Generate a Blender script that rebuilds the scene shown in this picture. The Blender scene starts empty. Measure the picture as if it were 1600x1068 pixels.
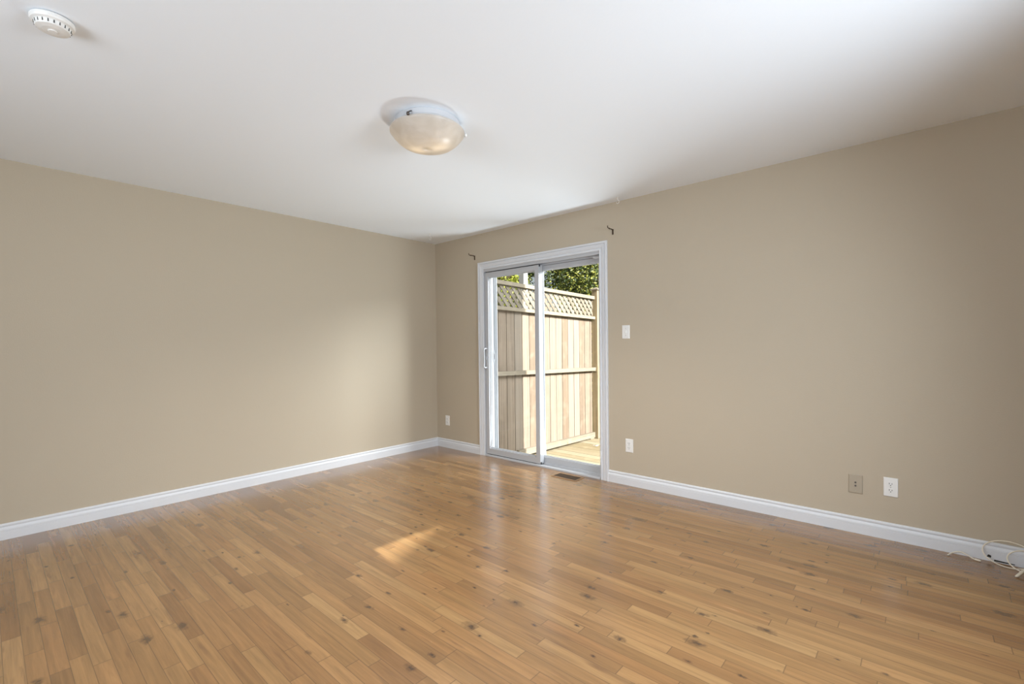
import bpy, bmesh, math, random
from mathutils import Vector, Matrix

# ------------------------------------------------------------------ camera
scene = bpy.context.scene
C = scene.collection
CAM_POS = Vector((4.42116, -3.63604, 1.21083))
F_PX, YAW, PITCH, ROLL, SHIFT = 726.173, -0.7215486, -0.0136986, -0.0111018, 14.8277
cd = bpy.data.cameras.new('camera')
cd.sensor_fit = 'HORIZONTAL'; cd.sensor_width = 36.0
cd.lens = 36.0 * F_PX / 1600.0
cd.shift_y = SHIFT / 1600.0
cd.clip_start = 0.05; cd.clip_end = 200
cam = bpy.data.objects.new('camera', cd); C.objects.link(cam)
_F = Vector((math.cos(PITCH)*math.sin(YAW), math.cos(PITCH)*math.cos(YAW), math.sin(PITCH)))
_R = Vector((math.cos(YAW), -math.sin(YAW), 0)); _U = _R.cross(_F)
_R2 = math.cos(ROLL)*_R + math.sin(ROLL)*_U
_U2 = -math.sin(ROLL)*_R + math.cos(ROLL)*_U
cam.matrix_world = Matrix(((_R2.x, _U2.x, -_F.x, CAM_POS.x), (_R2.y, _U2.y, -_F.y, CAM_POS.y),
                           (_R2.z, _U2.z, -_F.z, CAM_POS.z), (0, 0, 0, 1)))
scene.camera = cam

# ------------------------------------------------------------------ exposure, world, sun, window and fill lamps
vs = scene.view_settings
vs.view_transform = 'Standard'; vs.look = 'None'; vs.gamma = 1.0; vs.exposure = 0.07; vs.use_curve_mapping = False
scene.cycles.max_bounces = 10; scene.cycles.diffuse_bounces = 6
scene.cycles.transparent_max_bounces = 16
scene.cycles.sample_clamp_indirect = 6.0
scene.cycles.use_denoising = True
scene.cycles.caustics_reflective = False; scene.cycles.caustics_refractive = False

world = bpy.data.worlds.new('sky'); scene.world = world; world.use_nodes = True
wn = world.node_tree.nodes; wl = world.node_tree.links
bg = wn['Background']
sky = wn.new('ShaderNodeTexSky'); sky.sky_type = 'NISHITA'; sky.sun_disc = False
SUN = Vector((1.0, -0.118, 0.55)).normalized()
sky.sun_elevation = math.asin(SUN.z); sky.sun_rotation = math.atan2(SUN.x, SUN.y)
hs = wn.new('ShaderNodeHueSaturation'); hs.inputs['Saturation'].default_value = 0.35
wl.new(sky.outputs[0], hs.inputs['Color']); wl.new(hs.outputs[0], bg.inputs[0])
bg.inputs[1].default_value = 0.10

sl = bpy.data.lights.new('sun', 'SUN'); sl.energy = 15.0; sl.angle = math.radians(0.4); sl.color = (1.0, 0.97, 0.94)
so = bpy.data.objects.new('sun', sl); C.objects.link(so)
so.rotation_euler = SUN.to_track_quat('Z', 'Y').to_euler(); so.location = (9, -1, 6)

def area_light(name, loc, direction, w, h, power, col, spread=180):
    a = bpy.data.lights.new(name, 'AREA'); a.shape = 'RECTANGLE'; a.size = w; a.size_y = h
    a.energy = power; a.color = col; a.spread = math.radians(spread)
    o = bpy.data.objects.new(name, a); C.objects.link(o); o.location = loc
    o.rotation_euler = (-Vector(direction)).to_track_quat('Z', 'Y').to_euler()
    return o
DAY = (0.87, 0.95, 1.04)
area_light('window_fill', (5.58, -1.90, 1.50), (-1, -0.12, -0.20), 1.34, 1.10, 60, DAY, 136)  # area lamp standing for daylight at the right window
area_light('window_fill', (3.05, -5.58, 1.50), (0.1, 1, 0.08), 2.20, 1.10, 58, DAY, 165)  # fill lamp added at the unseen window behind the camera
# added sky lamp, out of view above the deck, sends light through the door
area_light('sky_fill', (4.4, 2.7, 3.4), (-3.6, -3.3, -2.7), 2.4, 1.8, 185, (0.95, 0.98, 1.02), 110)
# added lamp hidden behind the sill, stands for light bounced off the deck
area_light('bounce_fill', (1.75, 0.46, -0.12), (0.1, -0.8, 0.75), 1.0, 0.36, 42, (0.90, 0.97, 1.04), 150)

# ------------------------------------------------------------------ helpers
ORG = {}
class MB:
    def __init__(s): s.bm = bmesh.new()
    def box(s, x0, x1, y0, y1, z0, z1, bev=0):
        r = bmesh.ops.create_cube(s.bm, size=1.0)
        for v in r['verts']:
            v.co = Vector((x0 + (v.co.x+.5)*(x1-x0), y0 + (v.co.y+.5)*(y1-y0), z0 + (v.co.z+.5)*(z1-z0)))
        if bev:
            es = list({e for v in r['verts'] for e in v.link_edges})
            bmesh.ops.bevel(s.bm, geom=es, offset=bev, segments=2, affect='EDGES', profile=0.6)
        return s
    def poly(s, pts):
        try: return s.bm.faces.new([s.bm.verts.new(p) for p in pts])
        except ValueError: return None
    def sweep(s, rings, closed_ring=True, caps=True):
        R = [[s.bm.verts.new(p) for p in r] for r in rings]
        n = len(R[0])
        for a, b in zip(R[:-1], R[1:]):
            for i in range(n if closed_ring else n-1):
                j = (i+1) % n
                s.bm.faces.new((a[i], a[j], b[j], b[i]))
        if caps:
            s.bm.faces.new(R[0][::-1]); s.bm.faces.new(R[-1])
        return s
    def tube(s, pts, rad, n=8):
        pts = [Vector(p) for p in pts]; rings = []
        up = Vector((0.13, 0.21, 0.97)).normalized()
        for i, p in enumerate(pts):
            t = (pts[min(i+1, len(pts)-1)] - pts[max(i-1, 0)]).normalized()
            a = t.cross(up)
            if a.length < 1e-4: a = t.cross(Vector((1, 0, 0)))
            a.normalize(); b = t.cross(a).normalized(); up = b if False else up
            r = rad[i] if isinstance(rad, (list, tuple)) else rad
            rings.append([p + r*(math.cos(k*2*math.pi/n)*a + math.sin(k*2*math.pi/n)*b) for k in range(n)])
        return s.sweep(rings)
    def lathe(s, prof, c, n=64, axis='Z', caps=True):
        # prof: list of (radius, height); c = centre
        rings = []
        for r, h in prof:
            ring = []
            for k in range(n):
                a = 2*math.pi*k/n
                if axis == 'Z': ring.append(Vector((c[0]+r*math.cos(a), c[1]+r*math.sin(a), c[2]+h)))
                elif axis == 'Y': ring.append(Vector((c[0]+r*math.cos(a), c[1]+h, c[2]+r*math.sin(a))))
                else: ring.append(Vector((c[0]+h, c[1]+r*math.cos(a), c[2]+r*math.sin(a))))
            rings.append(ring)
        return s.sweep(rings, caps=caps)

def smooth_path(pts, n=8):
    """Catmull-Rom through the points."""
    P = [Vector(p) for p in pts]; out = []
    for i in range(len(P)-1):
        p0 = P[max(i-1, 0)]; p1 = P[i]; p2 = P[i+1]; p3 = P[min(i+2, len(P)-1)]
        for k in range(n):
            t = k/n
            out.append(0.5*((2*p1) + (p2-p0)*t + (2*p0-5*p1+4*p2-p3)*t*t + (3*p1-p0-3*p2+p3)*t**3))
    out.append(P[-1]); return out

def obj(name, mb, mat, parent=None, smooth=False, origin=None, label=None):
    bm = mb.bm
    bmesh.ops.recalc_face_normals(bm, faces=bm.faces)
    me = bpy.data.meshes.new(name)
    if parent is not None: o0 = Vector(ORG[parent.name])
    elif origin is not None: o0 = Vector(origin)
    else:
        xs = [v.co.x for v in bm.verts]; ys = [v.co.y for v in bm.verts]; zs = [v.co.z for v in bm.verts]
        o0 = Vector(((min(xs)+max(xs))/2, (min(ys)+max(ys))/2, min(zs)))
    bmesh.ops.translate(bm, verts=bm.verts, vec=-o0)
    bm.to_mesh(me); bm.free()
    if smooth:
        for p in me.polygons: p.use_smooth = True
    me.materials.append(mat)
    o = bpy.data.objects.new(name, me); C.objects.link(o)
    if parent is not None: o.parent = parent
    else: o.location = o0
    ORG[o.name] = tuple(o0)
    if label: o['label'] = label
    return o

def tag(o, label, cat, group=None):
    o['label'] = label; o['category'] = cat
    if group: o['group'] = group
    return o
def struct(o): o['kind'] = 'structure'; return o
def thing(name, loc, label=None, cat=None, group=None):
    o = bpy.data.objects.new(name, None); C.objects.link(o); o.location = loc; ORG[o.name] = tuple(loc)
    o.empty_display_size = 0.05
    if label: tag(o, label, cat, group)
    return o

# ------------------------------------------------------------------ materials
def new_mat(name):
    m = bpy.data.materials.new(name); m.use_nodes = True
    nt = m.node_tree; return m, nt, nt.nodes, nt.links, nt.nodes['Principled BSDF']
def plain(name, col, rough=0.5, metal=0.0, spec=0.5, noise=0.0, scale=40, bump=0.0):
    m, nt, n, l, b = new_mat(name)
    b.inputs['Base Color'].default_value = (*col, 1); b.inputs['Roughness'].default_value = rough
    b.inputs['Metallic'].default_value = metal; b.inputs['Specular IOR Level'].default_value = spec
    if noise or bump:
        g = n.new('ShaderNodeNewGeometry'); t = n.new('ShaderNodeTexNoise')
        t.inputs['Scale'].default_value = scale; t.inputs['Detail'].default_value = 3
        l.new(g.outputs['Position'], t.inputs['Vector'])
        if noise:
            mr = n.new('ShaderNodeMapRange'); mr.inputs['To Min'].default_value = 1-noise; mr.inputs['To Max'].default_value = 1+noise
            l.new(t.outputs['Fac'], mr.inputs['Value'])
            mx = n.new('ShaderNodeMix'); mx.data_type = 'RGBA'; mx.blend_type = 'MULTIPLY'; mx.inputs['Factor'].default_value = 1
            mx.inputs[6].default_value = (*col, 1); l.new(mr.outputs[0], mx.inputs[7]); l.new(mx.outputs[2], b.inputs['Base Color'])
        if bump:
            bp = n.new('ShaderNodeBump'); bp.inputs['Strength'].default_value = bump; bp.inputs['Distance'].default_value = 0.002
            l.new(t.outputs['Fac'], bp.inputs['Height']); l.new(bp.outputs[0], b.inputs['Normal'])
    return m

M = {}
M['wall'] = plain('beige_wall_paint', (0.475, 0.412, 0.318), 0.75, spec=0.25, noise=0.012, scale=3.0)
def _wallbump():
    nt = M['wall'].node_tree; n = nt.nodes; l = nt.links; b = n['Principled BSDF']
    g = n.new('ShaderNodeNewGeometry'); t = n.new('ShaderNodeTexNoise'); t.inputs['Scale'].default_value = 130; t.inputs['Detail'].default_value = 3
    bp = n.new('ShaderNodeBump'); bp.inputs['Strength'].default_value = 0.35; bp.inputs['Distance'].default_value = 0.0015
    l.new(g.outputs['Position'], t.inputs['Vector']); l.new(t.outputs['Fac'], bp.inputs['Height']); l.new(bp.outputs[0], b.inputs['Normal'])
_wallbump()
M['ceiling'] = plain('white_ceiling_paint', (0.865, 0.925, 0.985), 0.85, spec=0.2, bump=0.15, scale=90)
M['trim'] = plain('white_trim_paint', (0.66, 0.68, 0.71), 0.42, spec=0.4)
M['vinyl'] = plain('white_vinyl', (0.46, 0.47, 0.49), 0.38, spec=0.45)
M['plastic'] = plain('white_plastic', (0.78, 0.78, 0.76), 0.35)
M['beigeplastic'] = plain('beige_plastic', (0.40, 0.345, 0.265), 0.4)
M['dark'] = plain('dark_gap', (0.02, 0.018, 0.016), 0.8)
M['slot'] = plain('dark_slot', (0.03, 0.03, 0.03), 0.6)
M['screw'] = plain('screw_metal', (0.5, 0.49, 0.46), 0.35, metal=0.8)
M['bronze'] = plain('bronze_metal', (0.075, 0.05, 0.032), 0.42, metal=0.5)
M['nickel'] = plain('dark_nickel', (0.10, 0.085, 0.075), 0.35, metal=0.8)
M['ventbrown'] = plain('brown_vent_metal', (0.085, 0.055, 0.032), 0.45, metal=0.4)
M['cable'] = plain('cream_cable_plastic', (0.72, 0.66, 0.54), 0.4)
M['siding'] = plain('grey_siding', (0.42, 0.42, 0.40), 0.8)
M['roofing'] = plain('dark_shingle', (0.10, 0.10, 0.105), 0.9)
M['outpost'] = plain('white_outdoor_paint', (0.42, 0.41, 0.40), 0.6, noise=0.05, scale=9)
M['grass'] = plain('grass_ground', (0.08, 0.12, 0.03), 0.95, noise=0.4, scale=6)
M['bark'] = plain('tree_bark', (0.10, 0.075, 0.05), 0.9, noise=0.3, scale=12)
M['paper'] = plain('white_scrap', (0.8, 0.8, 0.8), 0.6)

def math_node(n, l, op, a, b=None, c=None):
    m = n.new('ShaderNodeMath'); m.operation = op
    for i, v in enumerate((a, b, c)):
        if v is None: continue
        if isinstance(v, (int, float)): m.inputs[i].default_value = v
        else: l.new(v, m.inputs[i])
    return m.outputs[0]
def glass_mat():
    m, nt, n, l, b = new_mat('clear_glass'); n.remove(b)
    out = n['Material Output']; tr = n.new('ShaderNodeBsdfTransparent'); gl = n.new('ShaderNodeBsdfGlossy')
    tr.inputs['Color'].default_value = (0.955, 0.97, 0.965, 1); gl.inputs['Roughness'].default_value = 0.0
    fr = n.new('ShaderNodeFresnel'); fr.inputs['IOR'].default_value = 1.45
    g = n.new('ShaderNodeNewGeometry'); front = math_node(n, l, 'SUBTRACT', 1.0, g.outputs['Backfacing'])
    mx = n.new('ShaderNodeMixShader'); l.new(math_node(n, l, 'MULTIPLY', math_node(n, l, 'MULTIPLY', fr.outputs[0], front), 0.5), mx.inputs[0]); l.new(tr.outputs[0], mx.inputs[1]); l.new(gl.outputs[0], mx.inputs[2])
    l.new(mx.outputs[0], out.inputs['Surface']); return m
M['glass'] = glass_mat()

def ramp(n, l, fac, stops):
    r = n.new('ShaderNodeValToRGB'); e = r.color_ramp.elements
    e[0].position, e[0].color = stops[0][0], (*stops[0][1], 1); e[1].position, e[1].color = stops[-1][0], (*stops[-1][1], 1)
    for p, c in stops[1:-1]:
        x = e.new(p); x.color = (*c, 1)
    l.new(fac, r.inputs[0]); return r.outputs[0]
def mixc(n, l, fac, a, b, mode='MIX'):
    m = n.new('ShaderNodeMix'); m.data_type = 'RGBA'; m.blend_type = mode
    for i, v in ((0, fac), (6, a), (7, b)):
        if isinstance(v, (int, float)): m.inputs[i].default_value = v
        elif isinstance(v, tuple): m.inputs[i].default_value = (*v, 1)
        else: l.new(v, m.inputs[i])
    return m.outputs[2]

def floor_mat():
    m, nt, n, l, b = new_mat('oak_strip_floor')
    g = n.new('ShaderNodeNewGeometry'); sp = n.new('ShaderNodeSeparateXYZ'); l.new(g.outputs['Position'], sp.inputs[0])
    X, Y = sp.outputs[0], sp.outputs[1]
    PW = 0.0571
    ry = math_node(n, l, 'DIVIDE', math_node(n, l, 'ADD', Y, 0.012), PW)
    row = math_node(n, l, 'FLOOR', ry); fr = math_node(n, l, 'FRACT', ry)
    wn1 = n.new('ShaderNodeTexWhiteNoise'); wn1.noise_dimensions = '1D'; l.new(row, wn1.inputs['W'])
    w = math_node(n, l, 'ADD', math_node(n, l, 'MULTIPLY', X, 1.75), math_node(n, l, 'MULTIPLY', wn1.outputs['Value'], 771.3))
    v1 = n.new('ShaderNodeTexVoronoi'); v1.voronoi_dimensions = '1D'; v1.inputs['Scale'].default_value = 1; v1.inputs['Randomness'].default_value = 0.85; l.new(w, v1.inputs['W'])
    v2 = n.new('ShaderNodeTexVoronoi'); v2.voronoi_dimensions = '1D'; v2.feature = 'DISTANCE_TO_EDGE'; v2.inputs['Scale'].default_value = 1; v2.inputs['Randomness'].default_value = 0.85; l.new(w, v2.inputs['W'])
    rc = n.new('ShaderNodeSeparateColor'); l.new(v1.outputs['Color'], rc.inputs[0])
    r1, r2, r3 = rc.outputs
    base = ramp(n, l, r1, [(0.0, (0.190, 0.094, 0.034)), (0.2, (0.245, 0.127, 0.047)), (0.5, (0.280, 0.148, 0.055)), (0.8, (0.315, 0.173, 0.067)), (1.0, (0.380, 0.222, 0.092))])
    hue = mixc(n, l, 0.5, base, ramp(n, l, r3, [(0, (0.300, 0.147, 0.061)), (0.5, (0.283, 0.155, 0.063)), (1, (0.275, 0.165, 0.070))]), 'MIX')
    base = mixc(n, l, 0.55, base, hue)
    # grain
    cv = n.new('ShaderNodeCombineXYZ'); l.new(math_node(n, l, 'ADD', math_node(n, l, 'MULTIPLY', X, 2.2), math_node(n, l, 'MULTIPLY', r2, 90)), cv.inputs[0])
    l.new(math_node(n, l, 'MULTIPLY', Y, 42), cv.inputs[1]); l.new(math_node(n, l, 'MULTIPLY', r1, 31), cv.inputs[2])
    gr = n.new('ShaderNodeTexNoise'); gr.inputs['Scale'].default_value = 1.0; gr.inputs['Detail'].default_value = 6; gr.inputs['Roughness'].default_value = 0.6; gr.inputs['Distortion'].default_value = 0.8
    l.new(cv.outputs[0], gr.inputs['Vector'])
    gf = n.new('ShaderNodeMapRange'); gf.inputs['From Min'].default_value = 0.25; gf.inputs['From Max'].default_value = 0.75; gf.inputs['To Min'].default_value = 0.72; gf.inputs['To Max'].default_value = 1.18
    l.new(gr.outputs['Fac'], gf.inputs['Value'])
    col = mixc(n, l, 1.0, base, gf.outputs[0], 'MULTIPLY')
    # fine fibre
    cv2 = n.new('ShaderNodeCombineXYZ'); l.new(math_node(n, l, 'MULTIPLY', X, 12), cv2.inputs[0]); l.new(math_node(n, l, 'MULTIPLY', Y, 300), cv2.inputs[1]); l.new(math_node(n, l, 'MULTIPLY', r2, 50), cv2.inputs[2])
    fb = n.new('ShaderNodeTexNoise'); fb.inputs['Scale'].default_value = 1.0; fb.inputs['Detail'].default_value = 3; l.new(cv2.outputs[0], fb.inputs['Vector'])
    ff = n.new('ShaderNodeMapRange'); ff.inputs['To Min'].default_value = 0.88; ff.inputs['To Max'].default_value = 1.1; l.new(fb.outputs['Fac'], ff.inputs['Value'])
    col = mixc(n, l, 1.0, col, ff.outputs[0], 'MULTIPLY')
    # dark mineral streaks, long and thin
    cv3 = n.new('ShaderNodeCombineXYZ'); l.new(math_node(n, l, 'ADD', math_node(n, l, 'MULTIPLY', X, 3.2), math_node(n, l, 'MULTIPLY', r3, 60)), cv3.inputs[0])
    l.new(math_node(n, l, 'MULTIPLY', Y, 34), cv3.inputs[1]); l.new(math_node(n, l, 'MULTIPLY', r2, 77), cv3.inputs[2])
    st = n.new('ShaderNodeTexNoise'); st.inputs['Scale'].default_value = 1.0; st.inputs['Detail'].default_value = 3; l.new(cv3.outputs[0], st.inputs['Vector'])
    sf = n.new('ShaderNodeMapRange'); sf.inputs['From Min'].default_value = 0.62; sf.inputs['From Max'].default_value = 0.73; sf.inputs['To Max'].default_value = 0.75; l.new(st.outputs['Fac'], sf.inputs['Value'])
    col = mixc(n, l, sf.outputs[0], col, (0.17, 0.085, 0.035))
    # knots
    kn = n.new('ShaderNodeTexNoise'); kn.inputs['Scale'].default_value = 45; kn.inputs['Detail'].default_value = 4; l.new(g.outputs['Position'], kn.inputs['Vector'])
    for sx, sy, size, thr, off in ((4.0, 7.5, 0.085, 0.72, 0.0), (7.0, 15.0, 0.075, 0.86, 3.7)):
        cv4 = n.new('ShaderNodeCombineXYZ'); l.new(math_node(n, l, 'ADD', math_node(n, l, 'MULTIPLY', X, sx), off), cv4.inputs[0]); l.new(math_node(n, l, 'MULTIPLY', Y, sy), cv4.inputs[1])
        vk = n.new('ShaderNodeTexVoronoi'); vk.voronoi_dimensions = '2D'; vk.inputs['Scale'].default_value = 1; l.new(cv4.outputs[0], vk.inputs['Vector'])
        kc = n.new('ShaderNodeSeparateColor'); l.new(vk.outputs['Color'], kc.inputs[0])
        d = math_node(n, l, 'ADD', vk.outputs['Distance'], math_node(n, l, 'MULTIPLY', math_node(n, l, 'SUBTRACT', kn.outputs['Fac'], 0.5), 0.28))
        sz = math_node(n, l, 'MULTIPLY', math_node(n, l, 'ADD', kc.outputs[1], 0.35), size)
        k1 = math_node(n, l, 'DIVIDE', d, sz)
        mr = n.new('ShaderNodeMapRange'); mr.inputs['From Min'].default_value = 0.1; mr.inputs['From Max'].default_value = 1.9; mr.inputs['To Min'].default_value = 1.0; mr.inputs['To Max'].default_value = 0
        l.new(k1, mr.inputs['Value'])
        kf = math_node(n, l, 'MULTIPLY', mr.outputs[0], math_node(n, l, 'GREATER_THAN', kc.outputs[0], thr))
        col = mixc(n, l, kf, col, (0.075, 0.040, 0.020))
    # seams
    e1 = math_node(n, l, 'MINIMUM', fr, math_node(n, l, 'SUBTRACT', 1.0, fr))
    s1 = n.new('ShaderNodeMapRange'); s1.inputs['From Min'].default_value = 0.008; s1.inputs['From Max'].default_value = 0.030; s1.inputs['To Min'].default_value = 1; s1.inputs['To Max'].default_value = 0; l.new(e1, s1.inputs['Value'])
    s2 = n.new('ShaderNodeMapRange'); s2.inputs['From Min'].default_value = 0.0012; s2.inputs['From Max'].default_value = 0.0042; s2.inputs['To Min'].default_value = 1; s2.inputs['To Max'].default_value = 0; l.new(v2.outputs['Distance'], s2.inputs['Value'])
    seam = math_node(n, l, 'MAXIMUM', s1.outputs[0], s2.outputs[0])
    col = mixc(n, l, math_node(n, l, 'MULTIPLY', seam, 0.68), col, (0.09, 0.052, 0.024))
    l.new(col, b.inputs['Base Color'])
    rr = n.new('ShaderNodeMapRange'); rr.inputs['To Min'].default_value = 0.20; rr.inputs['To Max'].default_value = 0.30; l.new(gr.outputs['Fac'], rr.inputs['Value'])
    l.new(rr.outputs[0], b.inputs['Roughness']); b.inputs['Specular IOR Level'].default_value = 0.75; b.inputs['Coat Weight'].default_value = 0.5; b.inputs['Coat Roughness'].default_value = 0.2
    # slight cupping and seams
    h = math_node(n, l, 'ADD', math_node(n, l, 'MULTIPLY', seam, -0.6), math_node(n, l, 'MULTIPLY', gr.outputs['Fac'], 0.25))
    h = math_node(n, l, 'ADD', h, math_node(n, l, 'MULTIPLY', r2, 0.15))
    bp = n.new('ShaderNodeBump'); bp.inputs['Strength'].default_value = 0.22; bp.inputs['Distance'].default_value = 0.0012
    l.new(h, bp.inputs['Height']); l.new(bp.outputs[0], b.inputs['Normal'])
    return m
M['floor'] = floor_mat()

def wood_out(name, ca, cb, cc, along='Z', board=0.14, knots=True):
    """weathered outdoor wood; colour varies from board to board (mesh island) and along the grain"""
    m, nt, n, l, b = new_mat(name)
    g = n.new('ShaderNodeNewGeometry'); sp = n.new('ShaderNodeSeparateXYZ'); l.new(g.outputs['Position'], sp.inputs[0])
    ri = g.outputs['Random Per Island']
    ax = {'X': (1.5, 60, 60), 'Y': (60, 1.5, 60), 'Z': (60, 60, 1.5)}[along]
    cv = n.new('ShaderNodeCombineXYZ')
    for i in range(3):
        l.new(math_node(n, l, 'ADD', math_node(n, l, 'MULTIPLY', sp.outputs[i], ax[i]), math_node(n, l, 'MULTIPLY', ri, 40.0+7*i)), cv.inputs[i])
    t = n.new('ShaderNodeTexNoise'); t.inputs['Scale'].default_value = 0.6; t.inputs['Detail'].default_value = 5; t.inputs['Distortion'].default_value = 0.6; l.new(cv.outputs[0], t.inputs['Vector'])
    base = ramp(n, l, ri, [(0, ca), (0.5, cb), (1, cc)])
    gf = n.new('ShaderNodeMapRange'); gf.inputs['From Min'].default_value = 0.3; gf.inputs['From Max'].default_value = 0.7; gf.inputs['To Min'].default_value = 0.78; gf.inputs['To Max'].default_value = 1.15; l.new(t.outputs['Fac'], gf.inputs['Value'])
    col = mixc(n, l, 1.0, base, gf.outputs[0], 'MULTIPLY')
    bl = n.new('ShaderNodeTexNoise'); bl.inputs['Scale'].default_value = 7; bl.inputs['Detail'].default_value = 4; l.new(g.outputs['Position'], bl.inputs['Vector'])
    bf = n.new('ShaderNodeMapRange'); bf.inputs['From Min'].default_value = 0.50; bf.inputs['From Max'].default_value = 0.72; bf.inputs['To Max'].default_value = 0.55; l.new(bl.outputs['Fac'], bf.inputs['Value'])
    col = mixc(n, l, bf.outputs[0], col, tuple(min(1, x*1.25) for x in cb))
    if knots:
        kv = n.new('ShaderNodeTexVoronoi'); kv.inputs['Scale'].default_value = 6.5; l.new(g.outputs['Position'], kv.inputs['Vector'])
        kc = n.new('ShaderNodeSeparateColor'); l.new(kv.outputs['Color'], kc.inputs[0])
        mr = n.new('ShaderNodeMapRange'); mr.inputs['From Min'].default_value = 0.05; mr.inputs['From Max'].default_value = 0.16; mr.inputs['To Min'].default_value = 0.7; mr.inputs['To Max'].default_value = 0; l.new(kv.outputs['Distance'], mr.inputs['Value'])
        col = mixc(n, l, math_node(n, l, 'MULTIPLY', mr.outputs[0], math_node(n, l, 'GREATER_THAN', kc.outputs[0], 0.72)), col, (0.20, 0.12, 0.06))
    l.new(col, b.inputs['Base Color']); b.inputs['Roughness'].default_value = 0.85; b.inputs['Specular IOR Level'].default_value = 0.15
    return m
M['fenceboard'] = wood_out('weathered_cedar_board', (0.160, 0.112, 0.075), (0.205, 0.160, 0.120), (0.245, 0.205, 0.165))
M['lattice'] = wood_out('weathered_lattice', (0.175, 0.145, 0.108), (0.205, 0.175, 0.134), (0.235, 0.205, 0.162), knots=False)
M['rail'] = wood_out('weathered_rail', (0.215, 0.18, 0.135), (0.235, 0.20, 0.15), (0.25, 0.215, 0.165), along='Y')
M['postwood'] = wood_out('weathered_post', (0.26, 0.20, 0.12), (0.29, 0.23, 0.145), (0.29, 0.235, 0.15))
M['deck'] = wood_out('deck_board', (0.24, 0.19, 0.11), (0.285, 0.235, 0.15), (0.33, 0.28, 0.195), along='X')

def leaf_mat(name, c0, c1, c2):
    m, nt, n, l, b = new_mat(name)
    g = n.new('ShaderNodeNewGeometry')
    col = ramp(n, l, g.outputs['Random Per Island'], [(0, c0), (0.55, c1), (1, c2)])
    l.new(col, b.inputs['Base Color']); b.inputs['Roughness'].default_value = 0.5
    tl = n.new('ShaderNodeBsdfTranslucent'); l.new(col, tl.inputs['Color'])
    mx = n.new('ShaderNodeMixShader'); mx.inputs[0].default_value = 0.35
    l.new(b.outputs[0], mx.inputs[1]); l.new(tl.outputs[0], mx.inputs[2]); l.new(mx.outputs[0], n['Material Output'].inputs['Surface'])
    return m
M['leaf_yellow'] = leaf_mat('yellow_green_leaves', (0.16, 0.20, 0.025), (0.34, 0.37, 0.05), (0.52, 0.50, 0.10))
M['leaf_mixed'] = leaf_mat('mixed_green_leaves', (0.025, 0.045, 0.01), (0.06, 0.09, 0.018), (0.45, 0.44, 0.08))
M['leaf_dark'] = leaf_mat('dark_green_leaves', (0.035, 0.06, 0.012), (0.07, 0.11, 0.02), (0.20, 0.24, 0.05))

def bowl_mat():
    m, nt, n, l, b = new_mat('frosted_alabaster_glass')
    g = n.new('ShaderNodeNewGeometry'); t = n.new('ShaderNodeTexNoise'); t.inputs['Scale'].default_value = 9; t.inputs['Detail'].default_value = 3; t.inputs['Distortion'].default_value = 1.2
    l.new(g.outputs['Position'], t.inputs['Vector'])
    col = ramp(n, l, t.outputs['Fac'], [(0.3, (0.56, 0.53, 0.49)), (0.7, (0.72, 0.70, 0.67))])
    l.new(col, b.inputs['Base Color']); b.inputs['Roughness'].default_value = 0.3
    tl = n.new('ShaderNodeBsdfTranslucent'); tl.inputs['Color'].default_value = (0.88, 0.85, 0.80, 1)
    mx = n.new('ShaderNodeMixShader'); mx.inputs[0].default_value = 0.45
    l.new(b.outputs[0], mx.inputs[1]); l.new(tl.outputs[0], mx.inputs[2]); l.new(mx.outputs[0], n['Material Output'].inputs['Surface'])
    return m
M['bowl'] = bowl_mat()
def emit(name, col, s):
    m, nt, n, l, b = new_mat(name); b.inputs['Emission Color'].default_value = (*col, 1); b.inputs['Emission Strength'].default_value = s
    b.inputs['Base Color'].default_value = (0.9, 0.85, 0.8, 1); return m
M['bulb'] = emit('warm_bulb', (1.0, 0.82, 0.58), 8)
M['enamel'] = plain('white_enamel', (0.55, 0.56, 0.58), 0.4)

# ------------------------------------------------------------------ room shell
W, D, H = 5.60, 5.60, 2.44          # right wall, front wall, ceiling
TOP = 5.4                            # walls carried up unseen so the house shades the fence
WT = 0.20; RT = 0.15
struct(obj('floor', MB().box(0, W, -D, 0.0, -0.10, 0.0), M['floor']))
struct(obj('ceiling', MB().box(-.2, W+RT, -D-.2, WT, H, H+0.20), M['ceiling']))
struct(obj('wall_left', MB().box(-0.20, 0, -D-.2, WT, -0.4, TOP), M['wall']))
DX0, DX1, DZ = 0.800, 2.295, 2.055   # rough opening of the patio door
mb = MB()
mb.box(0, DX0, 0, WT, -0.4, TOP); mb.box(DX1, W+RT, 0, WT, -0.4, TOP)
mb.box(DX0, DX1, 0, WT, DZ, TOP); mb.box(DX0, DX1, 0, WT, -0.4, -0.004)
struct(obj('wall_back', mb, M['wall']))
RY0, RY1, RZ0, RZ1 = -2.578, -1.22, 0.92, 2.09   # window in the right wall
mb = MB()
mb.box(W, W+RT, -D-.2, RY0, -0.4, TOP); mb.box(W, W+RT, RY1, 0, -0.4, TOP)
mb.box(W, W+RT, RY0, RY1, RZ1, TOP); mb.box(W, W+RT, RY0, RY1, -0.4, RZ0)
struct(obj('wall_right', mb, M['wall']))
FX0, FX1 = 1.93, 4.17                # added window in the front wall, unseen behind the camera
mb = MB()
mb.box(0, FX0, -D-.2, -D, -0.4, TOP); mb.box(FX1, W, -D-.2, -D, -0.4, TOP)
mb.box(FX0, FX1, -D-.2, -D, RZ1, TOP); mb.box(FX0, FX1, -D-.2, -D, -0.4, RZ0)
struct(obj('wall_front', mb, M['wall']))
struct(obj('roof', MB().box(-.25, W+RT, -D-.25, WT, TOP, TOP+0.15), M['roofing']))

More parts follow.
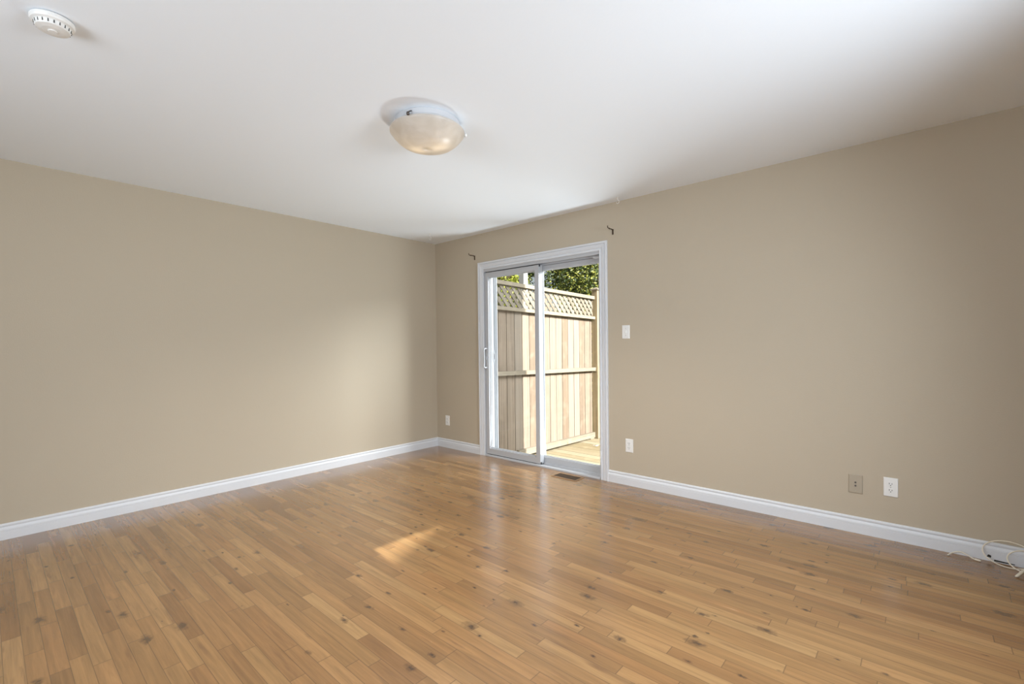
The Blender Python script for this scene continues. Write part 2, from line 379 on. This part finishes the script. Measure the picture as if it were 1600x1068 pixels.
def side_window(name, axis, a0, a1, z0, z1, p0, p1):
    t = thing(name, ((p0+p1)/2, (a0+a1)/2, z0) if axis == 'X' else ((a0+a1)/2, (p0+p1)/2, z0)); struct(t)
    f = MB(); w = 0.012; mid = (a0+a1)/2
    def bx(q0, q1, zz0, zz1, r0, r1):
        if axis == 'X': f.box(r0, r1, q0, q1, zz0, zz1)
        else: f.box(q0, q1, r0, r1, zz0, zz1)
    bx(a0, a0+w, z0, z1, p0, p1); bx(a1-w, a1, z0, z1, p0, p1); bx(a0, a1, z1-w, z1, p0, p1); bx(a0, a1, z0, z0+w, p0, p1)
    obj('window_frame', f, M['trim'], t)
    g = MB(); pc = (p0+p1)/2
    if axis == 'X': g.box(pc-.003, pc+.003, a0+w, a1-w, z0+w, z1-w)
    else: g.box(a0+w, a1-w, pc-.003, pc+.003, z0+w, z1-w)
    obj('window_pane', g, M['glass'], t)
side_window('window_1', 'X', RY0, RY1, RZ0, RZ1, W, W+RT)
side_window('added_window_2', 'Y', FX0, FX1, RZ0, RZ1, -D-.2, -D)  # unseen window put in to go with its fill lamp

# baseboards: moulded profile (distance from wall, height)
BB = [(0, 0), (0.016, 0), (0.016, 0.053), (0.0142, 0.0545), (0.0165, 0.057), (0.0155, 0.068), (0.0115, 0.076), (0.0085, 0.080),
      (0.0085, 0.083), (0.0110, 0.0865), (0.0115, 0.094), (0.0085, 0.0995), (0.003, 0.102), (0, 0.102)]
def baseboard(name, rings):
    mb = MB(); mb.sweep(rings); return struct(obj(name, mb, M['trim']))
def ring_back(x, mitre=0): return [(x + mitre*d, -d, z) for d, z in BB]
CX0, CX1, CZ1 = 0.742, 2.353, 2.120  # outer edges of the door casing
baseboard('baseboard_left', [[(d, -D + d, z) for d, z in BB], [(d, -d, z) for d, z in BB]])
baseboard('baseboard_back', [ring_back(0, 1), ring_back(CX0)])
bbr = baseboard('baseboard_back', [ring_back(CX1), ring_back(W, -1)])
baseboard('baseboard_right', [[(W-d, -D + d, z) for d, z in BB], [(W-d, -d, z) for d, z in BB]])
baseboard('baseboard_front', [[(d, -D+d, z) for d, z in BB], [(W-d, -D+d, z) for d, z in BB]])
# chipped hole and open joint under the baseboard near the cable
mb = MB(); random.seed(3)
pts = []
for k in range(12):
    a = k*math.pi/6; r = 0.0075*(0.7+0.6*random.random()); pts.append((4.703+r*1.25*math.cos(a), 0.027+r*math.sin(a)))
mb.sweep([[(x, -0.0150, z) for x, z in pts], [(x, -0.0166, z) for x, z in pts]])
obj('chipped_hole', mb, M['dark'], bbr, label='small dark chipped hole')
mb = MB(); mb.sweep([[(4.722, -.0150, 0.004), (4.80, -.0150, 0.004), (4.80, -.0150, 0.009), (4.722, -.0150, 0.013)], [(4.722, -.0167, 0.004), (4.80, -.0167, 0.004), (4.80, -.0167, 0.009), (4.722, -.0167, 0.013)]])
obj('open_joint', mb, M['dark'], bbr, label='dark open gap along the bottom edge')

# door casing (mitred, moulded)
CP = [(0, 0), (0, 0.012), (0.003, 0.015), (0.011, 0.015), (0.014, 0.008), (0.019, 0.008), (0.026, 0.0135), (0.040, 0.0165), (0.050, 0.0175),
      (0.053, 0.0115), (0.058, 0.0115), (0.061, 0.020), (0.074, 0.020), (0.078, 0.017), (0.078, 0)]
ix0, ix1, iz = CX0+.078, CX1-.078, CZ1-.078
mb = MB()
rings = [[(ix0 - w, -t, 0) for w, t in CP], [(ix0 - w, -t, iz + w) for w, t in CP], [(ix1 + w, -t, iz + w) for w, t in CP], [(ix1 + w, -t, 0) for w, t in CP]]
mb.sweep(rings); struct(obj('trim_1', mb, M['trim']))

# ------------------------------------------------------------------ sliding patio door
door = struct(thing('door_1', (1.5475, 0.0, 0.0)))
jx0, jx1, jz = 0.826, 2.269, 2.036
mb = MB()
mb.box(DX0, jx0, -0.004, WT-.005, -.003, jz+.019); mb.box(jx1, DX1, -0.004, WT-.005, -.003, jz+.019); mb.box(jx0, jx1, -0.004, WT-.005, jz, jz+.019)
mb.box(jx0, jx1, -0.004, 0.006, 2.012, jz)                                    # head lip in front of the sliding panel
mb.box(jx0, jx1, 0.078, 0.150, 2.004, jz)                                     # head track block over the fixed panel
for ya, yb_ in ((0.150, 0.155), (0.166, 0.171), (0.184, 0.195)):
    mb.box(jx0, jx0+.010, ya, yb_, 0.02, jz); mb.box(jx1-.010, jx1, ya, yb_, 0.02, jz)   # screen-door guides
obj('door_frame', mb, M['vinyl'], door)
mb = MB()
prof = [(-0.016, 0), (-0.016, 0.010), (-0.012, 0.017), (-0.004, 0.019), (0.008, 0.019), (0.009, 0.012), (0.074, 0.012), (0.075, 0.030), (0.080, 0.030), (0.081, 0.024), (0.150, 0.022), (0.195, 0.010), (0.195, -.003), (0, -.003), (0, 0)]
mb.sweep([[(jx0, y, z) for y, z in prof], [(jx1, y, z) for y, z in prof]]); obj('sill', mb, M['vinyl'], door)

def panel(name, x0, x1, z0, z1, y0, y1, lw, rw, tw, bw, glass_y):
    mb = MB()
    mb.box(x0, x0+lw, y0, y1, z0, z1, 0.002); mb.box(x1-rw, x1, y0, y1, z0, z1, 0.002)
    mb.box(x0+lw-.001, x1-rw+.001, y0+.0005, y1-.0005, z1-tw, z1-.001, 0.0015); mb.box(x0+lw-.001, x1-rw+.001, y0+.0005, y1-.0005, z0+.001, z0+bw, 0.0015)
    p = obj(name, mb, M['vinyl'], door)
    gb = MB(); e = 0.007
    gx0, gx1, gz0, gz1 = x0+lw, x1-rw, z0+bw, z1-tw
    for (a, b, c, d) in ((gx0, gx0+e, gz0, gz1), (gx1-e, gx1, gz0, gz1), (gx0+e, gx1-e, gz0, gz0+e), (gx0+e, gx1-e, gz1-e, gz1)):
        gb.box(a, b, glass_y-.016, glass_y-.004, c, d)
        gb.box(a, b, glass_y+.004, glass_y+.014, c, d)
    obj('glazing_bead', gb, M['vinyl'], p)
    g = MB(); g.box(gx0, gx1, glass_y-.003, glass_y+.003, gz0, gz1); obj('glass_pane', g, M['glass'], p)
    return p
sp = panel('sliding_panel', 0.828, 1.574, 0.022, 2.006, 0.010, 0.073, 0.046, 0.052, 0.052, 0.062, 0.044)
fp = panel('fixed_panel', 1.500, 2.267, 0.024, 2.003, 0.083, 0.143, 0.044, 0.056, 0.042, 0.058, 0.112)
# dark strips painting the shaded gaps over and under the sliding panel
mb = MB(); mb.box(jx0+.004, 1.572, 0.020, 0.040, 2.006, 2.0125); mb.box(jx0+.004, 1.572, 0.014, 0.034, 0.0125, 0.022)
obj('gap_strip', mb, M['slot'], sp, label='thin dark strip standing for the shaded gap')
mb = MB(); mb.box(1.560, 1.578, 0.016, 0.034, 1.988, 2.006, .002); obj('dark_corner_block', mb, M['slot'], sp, label='small dark block standing for a notch at the top corner')  # dark block in place of the notch in the panel corner
mb = MB(); mb.box(1.5745, 1.580, 0.012, 0.030, 0.015, 0.040, .001); obj('dark_corner_block', mb, M['slot'], sp, label='small dark seal end at the bottom corner')
# D-pull handle on the left stile
hz = 1.073
mb = MB()
hp = smooth_path([(0.850, 0.010, hz+.100), (0.850, -0.020, hz+.104), (0.850, -0.040, hz+.088), (0.850, -0.036, hz+.045), (0.850, -0.034, hz), (0.850, -0.036, hz-.045), (0.850, -0.040, hz-.088), (0.850, -0.020, hz-.104), (0.850, 0.010, hz-.100)], 6)
mb.tube(hp, 0.0075, 10)
mb.box(0.836, 0.864, 0.004, 0.011, hz-.125, hz+.125, 0.002)
h = obj('handle', mb, M['vinyl'], sp, smooth=False)
mb = MB(); mb.box(0.845, 0.855, -0.006, 0.005, hz-.018, hz+.018, 0.002); obj('thumb_latch', mb, M['vinyl'], h)
# keeper on the outer jamb
mb = MB()
mb.sweep([[(jx0+dx, 0.148 + 0.020*math.cos(k*math.pi/12), 1.085 + 0.070*math.sin(k*math.pi/12)) for k in range(24)] for dx in (0.0, 0.004)])
kp = obj('keeper_plate', mb, M['vinyl'], door)
mb = MB()
mb.sweep([[(jx0+dx, 0.148 + 0.006*math.cos(k*math.pi/8), 1.085 + 0.034*math.sin(k*math.pi/8)) for k in range(16)] for dx in (0.003, 0.0048)])
obj('keeper_slot', mb, M['slot'], kp, label='dark oval latch slot')
mb = MB(); mb.box(2.190, 2.2685, 0.020, 0.070, 1.990, 2.006, 0.002); obj('travel_stop', mb, M['vinyl'], door)

# ------------------------------------------------------------------ wall plates
def plate_base(x, z, mat, name, label, cat, w=0.070, h=0.115, group=None):
    t = thing(name, (x, 0, z), label, cat, group)
    mb = MB()
    a, b_, th = w/2, h/2, 0.0055
    mb.sweep([[(x-a, 0, z-b_), (x+a, 0, z-b_), (x+a, 0, z+b_), (x-a, 0, z+b_)],
              [(x-a, -th*.5, z-b_), (x+a, -th*.5, z-b_), (x+a, -th*.5, z+b_), (x-a, -th*.5, z+b_)],
              [(x-a+.003, -th, z-b_+.003), (x+a-.003, -th, z-b_+.003), (x+a-.003, -th, z+b_-.003), (x-a+.003, -th, z+b_-.003)]])
    obj('cover_plate', mb, mat, t); return t
def disc(mb, x, y0, y1, z, r, rz=None, n=20, flat=None):
    rz = rz or r
    rr = []
    for y in (y0, y1):
        rr.append([(x + r*math.cos(k*2*math.pi/n), y, z + (max(-flat, min(flat, rz*math.sin(k*2*math.pi/n))) if flat else rz*math.sin(k*2*math.pi/n))) for k in range(n)])
    mb.sweep(rr)
def outlet(x, z, label):
    t = plate_base(x, z, M['plastic'], 'wall_outlet', label, 'outlet', group=None)
    for s in (1, -1):
        mb = MB(); zc = z + s*0.0195
        disc(mb, x, -0.005, -0.0078, zc, 0.0172, flat=0.0140, n=32)
        so_ = obj('socket', mb, M['plastic'], t)
        mb = MB()
        mb.box(x-.0078, x-.0052, -.0076, -.0081, zc-.001, zc+.0075); mb.box(x+.0052, x+.0078, -.0076, -.0081, zc-.001, zc+.0065)
        disc(mb, x, -.0076, -.0081, zc-.0075, .0027, n=12)
        obj('socket_slots', mb, M['slot'], so_, label='dark socket slots')
    mb = MB(); disc(mb, x, -.005, -.0068, z, .0033, n=14); obj('screw', mb, M['screw'], t)
outlet(0.190, 0.323, 'white wall outlet between the left wall and the patio door')
outlet(2.549, 0.340, 'white wall outlet just right of the patio door, below the light switch')
outlet(4.284, 0.320, 'white duplex wall outlet nearest the coiled cable, right of the beige jack plate')
# light switch
t = plate_base(2.525, 1.3125, M['plastic'], 'light_switch', 'white single light switch on the beige wall right of the patio door', 'light switch')
mb = MB(); mb.box(2.519, 2.531, -.0075, -.005, 1.300, 1.325); tg = obj('toggle_slot', mb, M['plastic'], t)
mb = MB(); mb.sweep([[(2.5215, -.006, 1.308), (2.5285, -.006, 1.308), (2.5285, -.006, 1.318), (2.5215, -.006, 1.318)], [(2.522, -.015, 1.303), (2.528, -.015, 1.303), (2.528, -.014, 1.3095), (2.522, -.014, 1.3095)]])
obj('toggle', mb, M['plastic'], t)
for s in (1, -1):
    mb = MB(); disc(mb, 2.525, -.005, -.0066, 1.3125+s*.030, .0030, n=12); obj('screw', mb, M['screw'], t)
# beige jack plate
t = plate_base(4.111, 0.3085, M['beigeplastic'], 'jack_plate', 'beige cable jack plate with two dark holes, left of the white duplex outlet', 'wall plate', 0.072, 0.117)
for s in (1, -1):
    mb = MB(); disc(mb, 4.111, -.005, -.0092, .3085+s*.0105, .0052, n=16); j = obj('coaxial_jack', mb, M['nickel'], t, label='dark round cable jack')
    mb = MB(); disc(mb, 4.111, -.005, -.0065, .3085+s*.042, .0028, n=12); obj('screw', mb, M['beigeplastic'], t)

# ------------------------------------------------------------------ curtain rod brackets
def bracket(x, z, label):
    t = thing('curtain_bracket', (x, 0, z), label, 'bracket', None)
    mb = MB(); mb.box(x-.0075, x+.0075, -.0035, 0, z-.024, z+.024, .0015); obj('mounting_plate', mb, M['bronze'], t)
    mb = MB(); p = smooth_path([(x, -.002, z+.018), (x, -.030, z+.020), (x, -.060, z+.020), (x, -.078, z+.020), (x, -.088, z+.025), (x, -.090, z+.038)], 5)
    mb.tube(p, 0.0042, 8); obj('hook_arm', mb, M['bronze'], t)
    mb = MB(); mb.tube([(x-.001, -.058, z+.026), (x-.001, -.058, z+.012)], .0035, 8); obj('set_screw', mb, M['bronze'], t)
bracket(0.684, 2.188, 'dark bronze curtain rod bracket left of the patio door, near the corner')
bracket(2.407, 2.186, 'dark bronze curtain rod bracket above the right side of the patio door')

# ------------------------------------------------------------------ ceiling hooks
def ceiling_hook(x, y, label, s=1.0):
    t = thing('ceiling_hook', (x, y, H), label, 'hook', None)
    mb = MB(); mb.lathe([(.004, 0), (.010, 0), (.010, -.003), (.004, -.005)], (x, y, H), 20); obj('hook_base', mb, M['plastic'], t, smooth=True)
    mb = MB(); p = smooth_path([(x, y, H-.003), (x, y, H-.018*s), (x+.008*s, y, H-.026*s), (x+.011*s, y, H-.038*s), (x+.002, y, H-.048*s), (x-.008*s, y, H-.042*s), (x-.010*s, y, H-.034*s)], 5)
    mb.tube(p, .0018, 8); obj('hook_arm', mb, M['plastic'], t, smooth=True)
ceiling_hook(0.383, -0.383, 'small white hook in the ceiling near the room corner', 1.5)
ceiling_hook(2.51, -0.100, 'small white hook in the ceiling above the right curtain bracket', 1.1)

# ------------------------------------------------------------------ flush ceiling light
LX, LY = 2.38, -2.0
t = thing('ceiling_light', (LX, LY, H), 'round flush ceiling light with a frosted glass bowl and white rim', 'ceiling light')
mb = MB(); mb.lathe([(.02, 0), (.172, 0), (.176, -.004), (.178, -.030), (.186, -.036), (.190, -.044), (.182, -.047), (.02, -.047)], (LX, LY, H), 96)
obj('ceiling_pan', mb, M['enamel'], t, smooth=False)
mb = MB()
outer = [(.199, -.048), (.203, -.053), (.203, -.058), (.198, -.064), (.185, -.082), (.165, -.103), (.140, -.122), (.110, -.134), (.075, -.142), (.040, -.147), (.001, -.148)]
inner = [(.001, -.144), (.040, -.143), (.075, -.138), (.110, -.129), (.140, -.116), (.165, -.099), (.185, -.078), (.194, -.062), (.194, -.048)]
mb.lathe(outer + inner + [outer[0]], (LX, LY, H), 96, caps=False)
obj('glass_bowl', mb, M['bowl'], t, smooth=True)
def clip(ang, mat, lab):
    c, s_ = math.cos(ang), math.sin(ang)
    mb = MB()
    mb.tube([(LX+.176*c, LY+.176*s_, H-.018), (LX+.196*c, LY+.196*s_, H-.030), (LX+.209*c, LY+.209*s_, H-.044)], .0035, 8)
    mb.lathe([(.002, .009), (.007, .007), (.009, 0), (.007, -.007), (.002, -.009)], (LX+.211*c, LY+.211*s_, H-.048), 14)
    obj('retaining_clip', mb, mat, t, smooth=True, label=lab)
clip(math.radians(294), M['nickel'], 'dark metal thumbscrew clip')
clip(math.radians(56), M['plastic'], 'white retaining clip')
clip(math.radians(175), M['enamel'], 'white retaining clip')
for dx, dy in ((-.055, -.03), (.055, .03)):
    mb = MB(); mb.lathe([(.004, .03), (.013, .028), (.016, .010), (.026, -.006), (.028, -.020), (.022, -.034), (.008, -.042), (.002, -.043)], (LX+dx, LY+dy, H-.075), 24)
    obj('light_bulb', mb, M['bulb'], t, smooth=True)

spl = bpy.data.lights.new('ceiling_fill_spot', 'SPOT'); spl.energy = 120; spl.spot_size = math.radians(140); spl.spot_blend = 0.8  # spot added under the bowl to brighten the middle of the floor
spl.color = (1.0, 0.93, 0.84); spl.shadow_soft_size = 0.0
spo = bpy.data.objects.new('ceiling_fill_spot', spl); C.objects.link(spo); spo.location = (LX, LY, H-.165)

# ------------------------------------------------------------------ smoke detector
SX, SY = 1.995, -3.445
t = thing('smoke_detector', (SX, SY, H), 'small round white smoke detector on the ceiling at the left', 'smoke detector')
mb = MB(); mb.lathe([(.01, 0), (.056, 0), (.056, -.004), (.01, -.004)], (SX, SY, H), 64); obj('base_shadow_ring', mb, M['slot'], t, label='dark shadow ring of the base')  # dark ring painting the shaded gap against the ceiling
mb = MB(); mb.lathe([(.01, -.003), (.061, -.003), (.063, -.006), (.063, -.014), (.060, -.020), (.052, -.024), (.050, -.034), (.047, -.039), (.030, -.043), (.012, -.044), (.004, -.044)], (SX, SY, H), 64)
sh = obj('cover', mb, M['plastic'], t, smooth=False)
mb = MB()
for k in range(20):
    a = k*2*math.pi/20
    c, s_ = math.cos(a), math.sin(a)
    mb.tube([(SX+.0512*c, SY+.0512*s_, H-.025), (SX+.0500*c, SY+.0500*s_, H-.035)], .0018, 6)
obj('vent_slot', mb, M['slot'], sh, label='ring of dark vent slots')
mb = MB(); mb.lathe([(.003, -.043), (.014, -.043), (.014, -.0455), (.012, -.047), (.002, -.047)], (SX, SY, H), 32); obj('test_button', mb, M['plastic'], t)

# ------------------------------------------------------------------ floor register
vx0, vx1, vy0, vy1 = 1.858, 2.130, -0.200, -0.062
t = thing('floor_register', ((vx0+vx1)/2, (vy0+vy1)/2, 0), 'brown louvered floor vent set in the wood floor before the patio door', 'floor vent')
mb = MB(); b_ = 0.013
for (a, b1, c, d) in ((vx0, vx1, vy0, vy0+b_), (vx0, vx1, vy1-b_, vy1), (vx0, vx0+b_, vy0+b_, vy1-b_), (vx1-b_, vx1, vy0+b_, vy1-b_)): mb.box(a, b1, c, d, 0.0002, 0.005)
M['ventframe'] = plain('tan_vent_frame', (0.36, 0.22, 0.12), 0.4, metal=0.0)
obj('frame', mb, M['ventframe'], t, label='tan wooden rim')
mb = MB(); mb.box(vx0+b_, vx1-b_, vy0+b_, vy1-b_, 0.0002, 0.0008); obj('well', mb, M['dark'], t)
mb = MB(); nb = 22
for k in range(nb):
    x = vx0+b_+(vx1-vx0-2*b_)*(k+.5)/nb; mb.box(x-.0032, x+.0032, vy0+b_, vy1-b_, 0.001, 0.0035)
mb.box(vx0+b_, vx1-b_, (vy0+vy1)/2-.004, (vy0+vy1)/2+.004, 0.001, 0.0040)
obj('louvers', mb, M['ventbrown'], t)

# ------------------------------------------------------------------ cables in the right corner
r = 0.0032
mb = MB()
mb.tube(smooth_path([(4.536, -.075, r+.001), (4.548, -.052, .009), (4.570, -.040, .020), (4.592, -.038, .024), (4.617, -.045, .016), (4.640, -.054, r+.002)], 6), r, 8)
t = thing('loose_cable', (4.60, -.05, 0), 'short loose piece of cream cable on the floor beside the coil', 'cable')
obj('cord', mb, M['cable'], t, smooth=True)
mb = MB(); mb.tube([(4.640, -.054, .0055), (4.648, -.057, .0055), (4.664, -.063, .0055), (4.668, -.0645, .0055)], [.0035, .0052, .0052, .003], 10); obj('plug', mb, M['cable'], t, smooth=True)

t = thing('coiled_cable', (4.80, -.08, 0), 'cream coaxial cable loosely coiled against the white baseboard', 'cable')
mb = MB()
def loop(cx, cz, rx, rz, y_bot, y_top, a0, a1, n=26):
    out = []
    for k in range(n+1):
        a = math.radians(a0 + (a1-a0)*k/n)
        x = cx + rx*math.cos(a); z = cz + rz*math.sin(a)
        f = (z-(cz-rz))/(2*rz); out.append((x, y_bot + (y_top-y_bot)*f, max(z, r+.0005)))
    return out
p = loop(4.775, 0.066, 0.100, 0.0615, -.075, -.024, 20, 395) + loop(4.850, 0.050, 0.084, 0.0455, -.115, -.026, 60, 430) + [(4.99, -.05, .05), (5.08, -.045, .02), (5.2, -.05, r+.001)]
mb.tube(smooth_path(p, 2), r, 8); obj('cord', mb, M['cable'], t, smooth=True)
mb = MB(); mb.tube(smooth_path([(4.885, -.030, .098), (4.862, -.060, .075), (4.832, -.110, .040), (4.808, -.150, .018), (4.797, -.168, .0085)], 5), r, 8); obj('cord', mb, M['cable'], t, smooth=True)
mb = MB(); mb.tube([(4.822, -.128, .030), (4.816, -.138, .025), (4.793, -.176, .0085), (4.785, -.188, .0062)], [.004, .0068, .0068, .0045], 12); obj('plug', mb, M['cable'], t, smooth=True)

# ------------------------------------------------------------------ outdoors
struct(obj('ground', MB().box(-40, 30, 0.2, 60, -0.75, -0.60), M['grass']))
# deck: boards run along the house
DZT = -0.205
random.seed(11)
mb = MB(); y = 0.215
while y < 3.4:
    mb.box(0.42, 5.9, y, y+0.134, DZT-0.035, DZT + random.uniform(-.001, .001)); y += 0.140
tag(obj('wooden_deck', mb, M['deck']), 'weathered wooden deck outside the glass patio door', 'deck')

FXB = 0.700                          # face of the fence boards
fence = thing('wooden_fence', (0.70, 1.5, DZT), 'tall weathered board fence topped with diagonal lattice, outside the patio door', 'fence')
def slope(y): return -0.020*(y-1.3)
PY0, PY1 = 0.215, 2.42
mb = MB(); yb = 0.215; random.seed(5)
while yb < PY1:
    y1 = min(yb+0.1385, PY1)
    x0 = FXB-.020+random.uniform(-.0015, .0015)
    mb.box(x0, x0+.018, yb, y1-.003, DZT+0.03, 1.66+slope(yb), 0)
    if y1 < PY1: mb.box(x0-.032, x0-.014, y1-.05, y1+.05, DZT+0.03, 1.60, 0)     # backing added behind the gap so the seam reads dark
    yb += 0.1435
obj('board_panel', mb, M['fenceboard'], fence)
def rail(name, z0, z1, x0, x1, ya=PY0, yb=PY1):
    mb = MB()
    mb.sweep([[(x0, y_, z0+slope(y_)), (x1, y_, z0+slope(y_)), (x1, y_, z1+slope(y_)), (x0, y_, z1+slope(y_))] for y_ in (ya, yb)])
    return obj(name, mb, M['rail'], fence)
rail('top_rail', 1.905, 1.950, FXB-.035, FXB+.055)
rail('lattice_rail', 1.606, 1.646, FXB-.030, FXB+.060)
rail('middle_rail', 0.836, 0.886, FXB, FXB+.065)
rail('bottom_rail', -0.165, -0.090, FXB, FXB+.045, 0.66)
mb = MB(); mb.box(FXB, FXB+.04, 2.30, 2.40, DZT+.002, -.170); obj('rail_block', mb, M['rail'], fence)
# lattice: two crossing layers of thin strips
lz0, lz1 = 1.646, 1.905; lh = lz1-lz0
for li, sgn in ((0, 1), (1, -1)):
    mb = MB(); w = 0.044; pitch = 0.1065; x0 = FXB+.002+li*.0075
    hw = w/2*math.sqrt(2)
    y = PY0 - lh
    while y < PY1 + lh:
        if sgn > 0: q = [(y-hw, 0), (y+hw, 0), (y+hw+lh, lh), (y-hw+lh, lh)]
        else: q = [(y-hw, lh), (y+hw, lh), (y+hw+lh, 0), (y-hw+lh, 0)]
        # clip to the bay
        def clipy(poly, lim, keep_less):
            out = []
            for i in range(len(poly)):
                a, b2 = poly[i], poly[(i+1) % len(poly)]
                ina = a[0] <= lim if keep_less else a[0] >= lim
                inb = b2[0] <= lim if keep_less else b2[0] >= lim
                if ina: out.append(a)
                if ina != inb:
                    tt = (lim-a[0])/(b2[0]-a[0]); out.append((lim, a[1]+tt*(b2[1]-a[1])))
            return out
        q = clipy(q, PY1, True)
        if len(q) > 2: q = clipy(q, PY0, False)
        if len(q) > 2:
            mb.sweep([[(xx, py, lz0+pz+slope(py)) for py, pz in q] for xx in (x0, x0+.0065)])
        y += pitch
    obj('lattice_layer', mb, M['lattice'], fence)
# end post with cap
mb = MB(); mb.box(FXB, FXB+.095, PY1, PY1+.095, DZT+.002, 2.02, .003); post = obj('post', mb, M['postwood'], fence)
mb = MB()
c0, c1, yy0, yy1 = FXB-.020, FXB+.115, PY1-.020, PY1+.115; cx_, cy_ = (c0+c1)/2, (yy0+yy1)/2
mb.sweep([[(c0, yy0, 2.02), (c1, yy0, 2.02), (c1, yy1, 2.02), (c0, yy1, 2.02)], [(c0, yy0, 2.035), (c1, yy0, 2.035), (c1, yy1, 2.035), (c0, yy1, 2.035)],
          [(cx_-.01, cy_-.01, 2.065), (cx_+.01, cy_-.01, 2.065), (cx_+.01, cy_+.01, 2.065), (cx_-.01, cy_+.01, 2.065)]])
obj('post_cap', mb, M['rail'], post)
mb = MB(); mb.box(FXB+.094, FXB+.100, PY1+.010, PY1+.085, 0.70, 0.90); mb.box(FXB+.04, FXB+.096, PY1-.004, PY1, 0.80, 0.84)
obj('gate_hinge', mb, M['postwood'], fence)

# small scrap lying on the deck against the fence
mb = MB(); random.seed(8)
mb.poly([(1.02, 1.95, DZT+.004), (1.055, 1.945, DZT+.006), (1.07, 1.975, DZT+.016), (1.03, 1.985, DZT+.010)]); mb.poly([(0.985, 1.94, DZT+.004), (1.005, 1.935, DZT+.012), (1.01, 1.965, DZT+.016), (0.99, 1.972, DZT+.004)])
ps = obj('paper_scrap', mb, M['paper'])
sm = ps.modifiers.new('thick', 'SOLIDIFY'); sm.thickness = 0.0015
tag(ps, 'tiny white scrap lying on the deck by the fence', 'scrap')

# white porch post standing beyond the fence
PXX, PYY = -0.10, 1.79
mb = MB(); mb.box(PXX-.095, PXX, PYY, PYY+.095, -0.60, 3.2, .003); tag(obj('porch_post', mb, M['outpost']), 'white square porch post standing beyond the lattice fence', 'post')

# trees
def tree(loc, h, rx, ry, nleaf, size, mat, label, seed, zlow=0.15):
    rnd = random.Random(seed); x, y, z = loc
    t = thing('tree', loc, label, 'tree', None)
    mb = MB()
    mb.tube(smooth_path([(x, y, z), (x+.1, y+.05, z+h*.3), (x-.05, y, z+h*.6), (x+.05, y+.05, z+h*.9)], 4), [.16-.0095*i for i in range(13)], 8)
    for k in range(9):
        a = rnd.uniform(0, 6.28); z0 = z+h*rnd.uniform(.25, .75); L = rnd.uniform(.5, .9)
        mb.tube([(x, y, z0), (x+rx*.4*L*math.cos(a), y+ry*.4*L*math.sin(a), z0+.3*L), (x+rx*.85*L*math.cos(a), y+ry*.85*L*math.sin(a), z0+.7*L)], [.05, .03, .012], 5)
    obj('trunk', mb, M['bark'], t)
    mb = MB(); bm = mb.bm
    blobs = []
    for k in range(30):
        a = rnd.uniform(0, 6.28); f = rnd.uniform(zlow, 1.0); rr = math.sin(math.pi*min(max(f*.9+.05, 0), 1))**.6*rnd.uniform(.35, .95)
        blobs.append((x+rx*.74*rr*math.cos(a), y+ry*.74*rr*math.sin(a), z+h*f*.93, rnd.uniform(.40, .75)*min(rx, ry)*.60))
    for i in range(nleaf):
        bx_, by_, bz_, br = blobs[i % len(blobs)]
        v = Vector((rnd.gauss(0, 1), rnd.gauss(0, 1), rnd.gauss(0, 1))).normalized()
        p = Vector((bx_, by_, bz_)) + v*br*rnd.uniform(.55, 1.08)
        nrm = (v + Vector((rnd.uniform(-.8, .8), rnd.uniform(-.8, .8), rnd.uniform(-.3, 1.0)))).normalized()
        a = nrm.cross(Vector((0, 0, 1)));
        if a.length < .01: a = Vector((1, 0, 0))
        a.normalize(); b2 = nrm.cross(a); an = rnd.uniform(0, 6.28)
        d1 = math.cos(an)*a + math.sin(an)*b2; d2 = nrm.cross(d1); s = size*rnd.uniform(.6, 1.3)
        vs_ = [bm.verts.new(q) for q in (p - d1*s, p - d1*s*.1 + d2*s*.48 + nrm*s*.1, p + d1*s, p - d1*s*.1 - d2*s*.48 + nrm*s*.1)]
        bm.faces.new(vs_)
    o = obj('foliage', mb, M[mat], t)
    return t
GZ = -0.60
tree((-3.5, 5.0, GZ), 5.0, 1.35, 1.15, 20000, 0.036, 'leaf_yellow', 'yellow-green leafy tree right behind the white porch post', 7)
tree((-1.2, 5.1, GZ), 3.9, 0.95, 0.95, 15000, 0.034, 'leaf_mixed', 'low dark leafy tree just left of the fence end post', 2)
tree((-7.6, 8.6, GZ), 7.0, 2.1, 1.5, 14000, 0.065, 'leaf_dark', 'dark green tree behind the lattice at the far left of the patio door view', 4)
tree((-3.4, 8.6, GZ), 6.6, 2.0, 1.5, 20000, 0.055, 'leaf_mixed', 'tall tree of mixed dark and yellow leaves filling the right door pane above the fence', 3)
tree((-11.5, 14.0, GZ), 10, 3.0, 2.6, 9000, 0.12, 'leaf_dark', 'tallest dark green tree far behind on the left', 5)
tree((-5.2, 14.0, GZ), 10, 3.0, 2.6, 12000, 0.11, 'leaf_yellow', 'tall bright green tree farthest back behind the dark green tree', 6)

# unseen house added to block the sun; its gable shapes the floor patch
blocker = thing('sun_blocker_house', (17, -2, GZ), 'unseen grey house with a low dark gable roof, added to block the sun', 'house')
mb = MB()
apex = (-1.9, 6.90); el = (-9.0, 5.16); er = (2.2, 5.9)
sec = [(el[0]+.3, GZ), (er[0]-.3, GZ), (er[0]-.3, er[1]-.02), (apex[0], apex[1]-.12), (el[0]+.3, el[1]-.05)]
mb.sweep([[(14.1, y_, z_) for y_, z_ in sec], [(21, y_, z_) for y_, z_ in sec]]); obj('wall', mb, M['siding'], blocker)
mb = MB()
sec = [el, apex, er, (er[0], er[1]-.1), (apex[0], apex[1]-.11), (el[0], el[1]-.1)]
mb.sweep([[(14.0, y_, z_) for y_, z_ in sec], [(21.2, y_, z_) for y_, z_ in sec]]); obj('roof', mb, M['roofing'], blocker)
